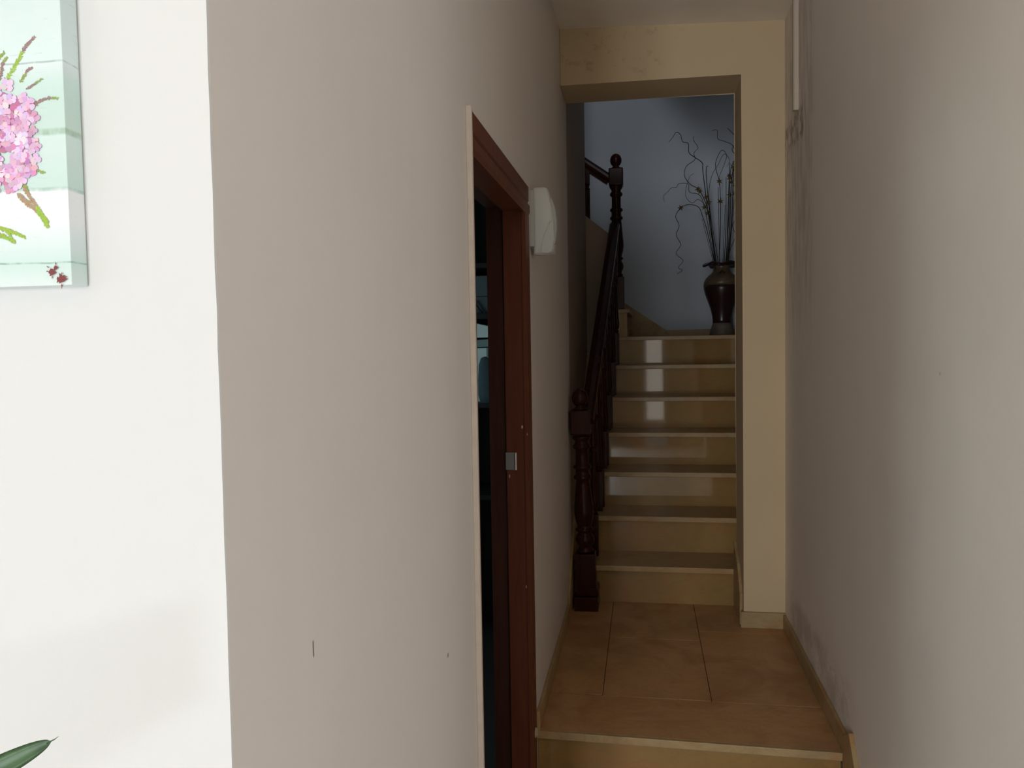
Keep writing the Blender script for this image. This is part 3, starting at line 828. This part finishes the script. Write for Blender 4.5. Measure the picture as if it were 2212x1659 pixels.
# ---- dried twigs standing in the vase.  Shapes in pixels of an enlarged image crop: x rightward, y downward
S = 0.00324 / 3.455
def tw(pts, dy0, dy1):
    """image crop pixels -> metres around the vase mouth; dy: depth offset from mouth to tip"""
    out = []
    k = len(pts)
    for i, (x, y) in enumerate(pts):
        out.append((VX + (x - 537) * S, VY + dy0 + (dy1 - dy0) * i / (k - 1), ZL + (1592 - y) * S))
    return out
GRP = 'dried twigs standing in the vase'
TW = [
    ('curled_twig', 'long dried twig ending in a tight curl, highest at the left of the vase bunch', [(520, 1290), (492, 1060), (445, 720), (405, 400), (400, 330), (345, 285), (305, 250), (300, 185), (260, 170), (245, 120), (215, 100), (190, 135), (160, 170)], -0.02, -0.05, 2.0, [(415, 560)]),
    ('curled_twig', 'dried twig hanging down in a corkscrew with one yellow star at its bend', [(515, 1290), (482, 1060), (435, 840), (400, 720), (370, 650), (300, 630), (243, 652), (205, 712), (230, 782), (208, 850), (240, 922), (205, 985), (255, 1038), (222, 1088), (250, 1110), (212, 1136)], -0.03, -0.09, 1.7, [(243, 655)]),
    ('curled_twig', 'dried twig making a wide open loop on the left side of the bunch', [(525, 1290), (500, 1060), (450, 700), (385, 525), (315, 470), (275, 405), (290, 335), (350, 290), (345, 240), (375, 200), (345, 150), (340, 115)], 0.0, 0.04, 1.7, [(425, 505), (400, 470)]),
    ('curled_twig', 'dried twig kinking sideways to a forked tip farthest left of the bunch', [(520, 1290), (488, 1060), (425, 690), (385, 560), (310, 530), (300, 470), (235, 462), (215, 490), (180, 490), (150, 520), (120, 548), (128, 592)], -0.01, 0.02, 1.4, [(390, 660)]),
    ('curled_twig', 'dried twig bending in a small hook below the star flowers', [(522, 1290), (490, 1060), (440, 690), (375, 590), (330, 612), (287, 575), (282, 515), (310, 420), (345, 395)], -0.02, 0.0, 1.3, [(385, 715)]),
    ('curled_twig', 'dried twig waving upright in the middle of the bunch with one star', [(535, 1290), (522, 1060), (530, 800), (527, 500), (500, 380), (500, 315), (540, 240), (575, 280), (555, 350), (530, 410), (520, 440)], 0.0, -0.02, 1.7, [(510, 465), (545, 640)]),
    ('curled_twig', 'dried twig arching to a forked crown beside the pier', [(545, 1290), (565, 1060), (590, 700), (600, 400), (635, 300), (615, 215), (560, 185), (510, 165), (505, 105), (465, 108)], 0.0, -0.06, 1.7, [(590, 555), (580, 440)]),
    ('curled_twig', 'thick dried twig rising tallest against the pier edge', [(545, 1290), (572, 1060), (592, 800), (605, 480), (630, 330), (645, 250), (645, 175), (600, 120), (575, 95)], -0.03, -0.06, 2.2, [(600, 480), (590, 370)]),
    ('curled_twig', 'dried twig looping low behind the pier edge', [(550, 1290), (580, 1060), (605, 950), (640, 860), (620, 780), (655, 715), (640, 640), (660, 560), (640, 470)], 0.02, 0.05, 1.5, [(635, 490)]),
    ('straight_stick', 'thin straight stick leaning left out of the vase', [(515, 1290), (475, 1060), (395, 735)], -0.02, -0.05, 1.6, []),
    ('straight_stick', 'pale straight stick standing upright in the vase', [(530, 1290), (525, 1060), (518, 500)], 0.02, 0.02, 2.0, []),
    ('straight_stick', 'straight stick leaning right with stars near its tip', [(550, 1290), (585, 1050), (642, 430)], 0.0, -0.03, 2.0, [(625, 600), (640, 360)]),
    ('straight_stick', 'short straight stick in the middle of the bunch', [(535, 1290), (545, 1060), (562, 640)], -0.01, -0.03, 1.8, []),
    ('straight_stick', 'dark thick stick close to the pier edge of the bunch', [(548, 1290), (572, 1060), (583, 800), (590, 560), (600, 330)], 0.03, 0.0, 2.6, [(612, 400)]),
    ('straight_stick', 'brown stick leaning between the upright sticks and the pier', [(545, 1290), (558, 1060), (572, 780), (574, 430)], 0.03, 0.02, 2.4, []),
    ('straight_stick', 'dark bent stick spreading right into a wavy tip at the pier', [(552, 1290), (580, 1060), (612, 700), (622, 420), (640, 300), (612, 240), (640, 200)], -0.01, -0.02, 2.2, [(622, 330)]),
    ('curled_twig', 'fine dried twig curling over the centre of the bunch', [(530, 1290), (515, 1060), (470, 760), (450, 560), (470, 420), (520, 330), (560, 260), (600, 300), (585, 350)], 0.01, 0.03, 1.4, []),
    ('straight_stick', 'dark straight stick crossing the left of the bunch', [(520, 1290), (495, 1060), (440, 520), (432, 360), (448, 340)], 0.01, 0.03, 2.2, [(420, 605)]),
]
def star(c, r, parent, origin):
    bm = bmesh.new()
    tips = 6
    top = bm.verts.new(Vector(c) + Vector((0, -r * 0.35, 0)))
    bot = bm.verts.new(Vector(c) + Vector((0, r * 0.35, 0)))
    ph = random.random()
    ring = []
    for k in range(tips * 2):
        rr = r * (random.uniform(0.85, 1.2) if k % 2 == 0 else 0.42)
        t = math.pi * k / tips + ph
        ring.append(bm.verts.new(Vector(c) + Vector((math.cos(t) * rr, random.uniform(-0.25, 0.25) * r, math.sin(t) * rr))))
    for k in range(tips * 2):
        bm.faces.new([top, ring[k], ring[(k + 1) % (tips * 2)]])
        bm.faces.new([bot, ring[(k + 1) % (tips * 2)], ring[k]])
    o = obj('star_flower', bm, 'star', parent)
    o.location = -Vector(origin)
for nm, lab, pts, d0, d1_, rad, stars in TW:
    W3 = tw(pts, d0, d1_)
    base = Vector(W3[0])
    sp_ = spline(W3, 5)
    bm = tube(bmesh.new(), [p - base for p in sp_], lambda t, r_=rad: 0.001 * (r_ * (1.75 - 0.85 * t)), 6)
    o = tag(obj(nm, bm, 'twig', None, True), lab, 'twig', GRP)
    o.location = base
    for sx, sy in stars:
        # nearest depth on the twig
        tx, tz = VX + (sx - 537) * S, ZL + (1592 - sy) * S
        near = min(sp_, key=lambda p: (p.x - tx) ** 2 + (p.z - tz) ** 2)
        star((near.x, near.y, near.z), 0.023, o, base)

# small white block on the landing beside the vase
wb = tag(obj('white_block', BX(0.722, XR, 5.735, 5.765, ZL + 0.004, ZL + 0.056, bevel=0.002), 'plastic'), 'small white block on the landing at the pier side of the vase', 'block')

# ================================================================== CANVAS PRINT
CXR, CXL, CZ0, CZ1, CT = -0.4535, -0.6335, 1.2572, 1.5372, 0.0192
cv = thing('canvas_print', 'canvas print of a pink hydrangea on mint boards hanging on the white wall', 'painting', (CXR, YW - 0.0005, CZ0))
CO = Vector((-CXR, -YW + 0.0005, -CZ0))
bm = box(bmesh.new(), CXL, CXR, YW - 0.0005 - CT, YW - 0.0005, CZ0, CZ1, bevel=0.0006)
o = obj('stretched_canvas', bm, 'canvas', cv); o.location = CO

YCF = YW - 0.0005 - CT
class Ink:
    def __init__(s):
        s.v, s.f, s.c = [], [], []
        s.k = 0
    def poly(s, pts, c):
        """pts in image pixel coordinates, x rightward and y downward"""
        s.k += 1
        y = YCF - 0.00008 - 0.0000006 * s.k
        i0 = len(s.v)
        for x, yy in pts:
            s.v.append((-0.5073 + 0.000410 * x - 0.0000197 * yy, y, 1.4863 - 0.0000345 * x - 0.000369 * yy))  # camera-derived affine from image pixels to the canvas front
        s.f.append(tuple(range(i0, i0 + len(pts))))
        s.c.append(c)
    def build(s, name):
        me = bpy.data.meshes.new(name)
        me.from_pydata(s.v, [], s.f)
        ca = me.color_attributes.new('ink', 'FLOAT_COLOR', 'CORNER')
        li = 0
        for p, c in zip(me.polygons, s.c):
            for _ in p.vertices:
                ca.data[li].color = (*c, 1)
                li += 1
        me.materials.append(M['ink'])
        ob = bpy.data.objects.new(name, me)
        COL.objects.link(ob)
        ob.parent = cv
        ob.location = CO
        ob['kind'] = 'stuff'
        return ob
def srgb(r, g, b_2):
    f = lambda v: (v / 255 / 12.92) if v <= 10 else ((v / 255 + 0.055) / 1.055) ** 2.4
    return (f(r), f(g), f(b_2))
rnd = random.Random(11)
def leaflet(ink, x, y, ang, L, w, c):
    ca_, sa = math.cos(ang), math.sin(ang)
    pts = [(0, 0), (0.35 * L, -w), (0.75 * L, -0.6 * w), (L, 0), (0.75 * L, 0.6 * w), (0.35 * L, w)]
    ink.poly([(x + ca_ * a_ - sa * b2, y + sa * a_ + ca_ * b2) for a_, b2 in pts], c)
def sprig(ink, pts, L, w, cols, dens):
    P = spline([(x, y, 0) for x, y in pts], 10)
    n_ = len(P)
    tot = sum((P[i + 1] - P[i]).length for i in range(n_ - 1))
    cnt = int(tot * dens)
    for i in range(n_ - 1):
        d = (P[i + 1] - P[i]).normalized(); q = Vector((-d.y, d.x, 0)) * 0.7
        c = cols(i / n_)
        ink.poly([(P[i].x + q.x, P[i].y + q.y), (P[i + 1].x + q.x, P[i + 1].y + q.y), (P[i + 1].x - q.x, P[i + 1].y - q.y), (P[i].x - q.x, P[i].y - q.y)], c)
    for k in range(cnt):
        t = k / cnt
        i = min(n_ - 2, int(t * (n_ - 1)))
        p = P[i].lerp(P[i + 1], t * (n_ - 1) - i)
        d = P[i + 1] - P[i]
        base = math.atan2(d.y, d.x)
        side = 1 if k % 2 else -1
        tap = 1.0 - 0.45 * t
        leaflet(ink, p.x + rnd.uniform(-1, 1), p.y + rnd.uniform(-1, 1), base + side * rnd.uniform(0.4, 1.1), L * tap * rnd.uniform(0.7, 1.2), w * rnd.uniform(0.8, 1.2), cols(t))
green = lambda t: srgb(*(v + rnd.randint(-14, 14) for v in (158, 190, 74)))
olive = lambda t: srgb(*(v + rnd.randint(-12, 12) for v in (150, 168, 92)))
mauve = lambda t: srgb(*(v + rnd.randint(-14, 14) for v in (158, 128, 126)))
g2m = lambda t: green(t) if t < 0.5 else mauve(t)
m2g = lambda t: srgb(*(v + rnd.randint(-12, 12) for v in (176, 150, 118))) if t < 0.5 else green(t)
ink = Ink()
sprig(ink, [(16, 172), (34, 142), (46, 122), (56, 102), (66, 90), (77, 79)], 8, 1.7, g2m, 0.85)
sprig(ink, [(46, 176), (56, 160), (64, 148), (72, 144)], 6, 1.5, lambda t: olive(t) if t < 0.4 else mauve(t), 0.9)
sprig(ink, [(-6, 180), (4, 158), (8, 136), (17, 122)], 7, 1.7, lambda t: mauve(t) if t < 0.7 else olive(t), 0.9)
sprig(ink, [(-8, 132), (2, 122), (12, 112)], 7, 1.8, olive, 0.9)
sprig(ink, [(60, 190), (76, 180), (94, 167)], 5, 1.4, lambda t: mauve(t) if t < 0.6 else olive(t), 0.7)
sprig(ink, [(74, 226), (90, 214), (108, 208), (128, 208)], 6, 1.6, lambda t: mauve(t) if t < 0.75 else olive(t), 0.8)
sprig(ink, [(66, 350), (82, 362), (100, 368)], 6, 1.7, olive, 0.9)
sprig(ink, [(48, 382), (58, 400), (64, 414)], 9, 2.2, olive, 1.0)
sprig(ink, [(40, 414), (62, 434), (84, 450), (98, 468), (108, 484)], 9, 2.1, m2g, 1.1)
sprig(ink, [(54, 402), (74, 428), (92, 452), (110, 474)], 7, 1.7, m2g, 0.9)
sprig(ink, [(-10, 488), (14, 494), (36, 500), (58, 509)], 8, 1.9, green, 0.9)
sprig(ink, [(-10, 502), (12, 510), (36, 521)], 8, 1.9, green, 0.9)
sprig(ink, [(14, 494), (26, 508), (32, 520)], 6, 1.6, green, 0.8)
# hydrangea head: overlapping four-petalled florets
pinks = [(232, 190, 222), (224, 172, 210), (240, 208, 230), (214, 156, 196), (228, 198, 232), (206, 138, 176), (244, 220, 236)]
HC = (2, 297)
def in_head(x, y):
    a_ = ((x - HC[0]) / (88 if x > HC[0] else 100)); b2 = (y - HC[1]) / 122
    return a_ * a_ + b2 * b2
for k in range(36):
    a_ = rnd.uniform(0, 6.283); rr = math.sqrt(rnd.random()) * 0.9
    x, y = HC[0] + 84 * rr * math.cos(a_), HC[1] + 114 * rr * math.sin(a_)
    ink.poly([(x + 17 * math.cos(t * 0.7), y + 17 * math.sin(t * 0.7)) for t in range(9)], srgb(*(v + rnd.randint(-10, 10) for v in (196, 128, 160))))
fl_ = []
while len(fl_) < 150:
    x, y = rnd.uniform(-100, 92), rnd.uniform(172, 420)
    if in_head(x, y) < 0.93:
        fl_.append((in_head(x, y), x, y))
fl_.sort(reverse=True)
for e, x, y in fl_:
    ph = rnd.random() * 1.57
    col_ = rnd.choice(pinks)
    L = rnd.uniform(9, 15)
    if e > 0.6:
        col_ = tuple(int(v * 0.7 + w * 0.3) for v, w in zip(col_, (236, 214, 238)))
    for q in range(4):
        t = ph + q * math.pi / 2 + rnd.uniform(-0.2, 0.2)
        cx_, cy_ = x + math.cos(t) * L * 0.5, y + math.sin(t) * L * 0.5
        c = srgb(*(max(0, min(255, v + rnd.randint(-16, 12))) for v in col_))
        pts = []
        for k in range(8):
            u = 2 * math.pi * k / 8
            ax, bx_ = 0.60 * L * math.cos(u), 0.50 * L * math.sin(u) * (1.0 + 0.25 * math.cos(u))
            pts.append((cx_ + ax * math.cos(t) - bx_ * math.sin(t) + rnd.uniform(-0.8, 0.8), cy_ + ax * math.sin(t) + bx_ * math.cos(t) + rnd.uniform(-0.8, 0.8)))
        ink.poly(pts, c)
        if rnd.random() < 0.5:
            leaflet(ink, x, y, t + 0.75, L * 0.9, 1.3, srgb(*(v + rnd.randint(-10, 10) for v in (190, 108, 146))))
    ink.poly([(x + 1.6 * math.cos(k), y + 1.6 * math.sin(k)) for k in range(6)], srgb(206, 178, 150))
# two splashes of dark red paint
for cx_, cy_, r in ((119, 581, 6.2), (127, 571, 4.2), (141, 594, 7.4), (134, 597, 4.6), (141, 609, 2.2)):
    pts = []
    for k in range(18):
        u = 2 * math.pi * k / 18
        rr = r * rnd.uniform(0.72, 1.25) * (1.45 if k % 6 == 0 else 1)
        pts.append((cx_ + rr * math.cos(u), cy_ + rr * math.sin(u) * 1.1))
    ink.poly(pts, srgb(128, 62, 60))
for x, y, ang, L in ((113, 572, 3.6, 7), (127, 566, -1.5, 8), (120, 588, 1.6, 9), (141, 604, 1.57, 13), (148, 590, -0.2, 5), (141, 586, -1.6, 7), (112, 580, 3.14, 6)):
    leaflet(ink, x, y, ang, L, 1.2, srgb(134, 68, 60))
ink.build('hydrangea_print')

# ================================================================== POTTED PLANT at the foot of the white wall
PX_, PY_ = -0.66, 0.30
pt = thing('potted_plant', 'green strap leaved plant reaching up before the white wall', 'plant', (PX_, PY_, ZF))
obj('pot', lathe(bmesh.new(), [(0.10, 0.0), (0.115, 0.06), (0.135, 0.22), (0.150, 0.225), (0.152, 0.265), (0.140, 0.268), (0.132, 0.24), (0.05, 0.238)], 32), 'terracotta', pt, True)
obj('soil', lathe(bmesh.new(), [(0.128, 0.225), (0.10, 0.242), (0.04, 0.247)], 24), 'soil', pt, True)
stem_pts = spline([(0, 0, 0.235), (0.012, 0.0, 0.5), (-0.006, 0.008, 0.8), (0.008, 0.004, 1.08), (0.0, 0.0, 1.22)], 5)
obj('stem', tube(bmesh.new(), stem_pts, lambda t: 0.014 - 0.004 * t, 10), 'stem', pt, True)
def strap_leaf(base, tip, sag, w, facing=(0, 0, 1), blunt=0.5):
    base, tip = Vector(base), Vector(tip)
    bm = bmesh.new()
    d = tip - base
    side = d.cross(Vector(facing)).normalized()
    if side.length < 0.1:
        side = Vector((0, 1, 0))
    up_ = side.cross(d).normalized()
    rows_ = []
    k = 40
    for i in range(k + 1):
        t = 1 - (1 - i / k) ** 2.2
        p = base + d * t + Vector((0, 0, sag * 4 * t * (1 - t)))
        ww = w * min(1.0, 0.35 + 2.2 * t) * math.sqrt(max(0.0, 1 - (max(0.0, (t - blunt) / (1 - blunt))) ** 2)) + 0.0004
        rows_.append([bm.verts.new(p + side * ww * s_ - up_ * abs(s_) ** 1.5 * -ww * 0.28 + up_ * dz) for s_, dz in ((-1, 0), (-0.5, 0), (0, 0), (0.5, 0), (1, 0), (0.5, -0.0018), (0, -0.0026), (-0.5, -0.0018))])
    for a_, c_ in zip(rows_, rows_[1:]):
        for j in range(8):
            bm.faces.new([a_[j], a_[(j + 1) % 8], c_[(j + 1) % 8], c_[j]])
    bm.faces.new(rows_[0]); bm.faces.new(list(reversed(rows_[-1])))
    # dry pointed tip
    tdir = (Vector(tip) - rows_[-3][2].co).normalized()
    tube(bm, [Vector(tip) - tdir * 0.002, Vector(tip) + tdir * 0.003, Vector(tip) + tdir * 0.0055 + Vector((0, 0, 0.0008))], lambda t: 0.0006 * (1.1 - t), 5)
    return bm
top = Vector((0.0, 0.0, 1.215))
def in_leaf(tip_world, z0, sag, w):
    tl = Vector(tip_world) - Vector((PX_, PY_, ZF))
    return obj('leaf', strap_leaf((0.0, 0.0, z0), tl, sag, w, (0.25, -1.0, 0.35), 0.86), 'leaf', pt, True)
in_leaf((-0.3748, 0.45, 0.9560), 1.195, -0.004, 0.0075)
lr = random.Random(5)
for k in range(14):
    ang = math.radians(125 + 165 * ((k * 5) % 14) / 13)
    L = lr.uniform(0.16, 0.27)
    if math.sin(ang) > 0.2:
        L *= 0.6
    z0 = 1.215 - 0.013 * k
    tl = Vector((math.cos(ang) * L, math.sin(ang) * L, z0 + lr.uniform(-0.10, 0.10)))
    obj('leaf', strap_leaf((0, 0, z0), tl, lr.uniform(0.02, 0.05), 0.011), 'leaf', pt, True)
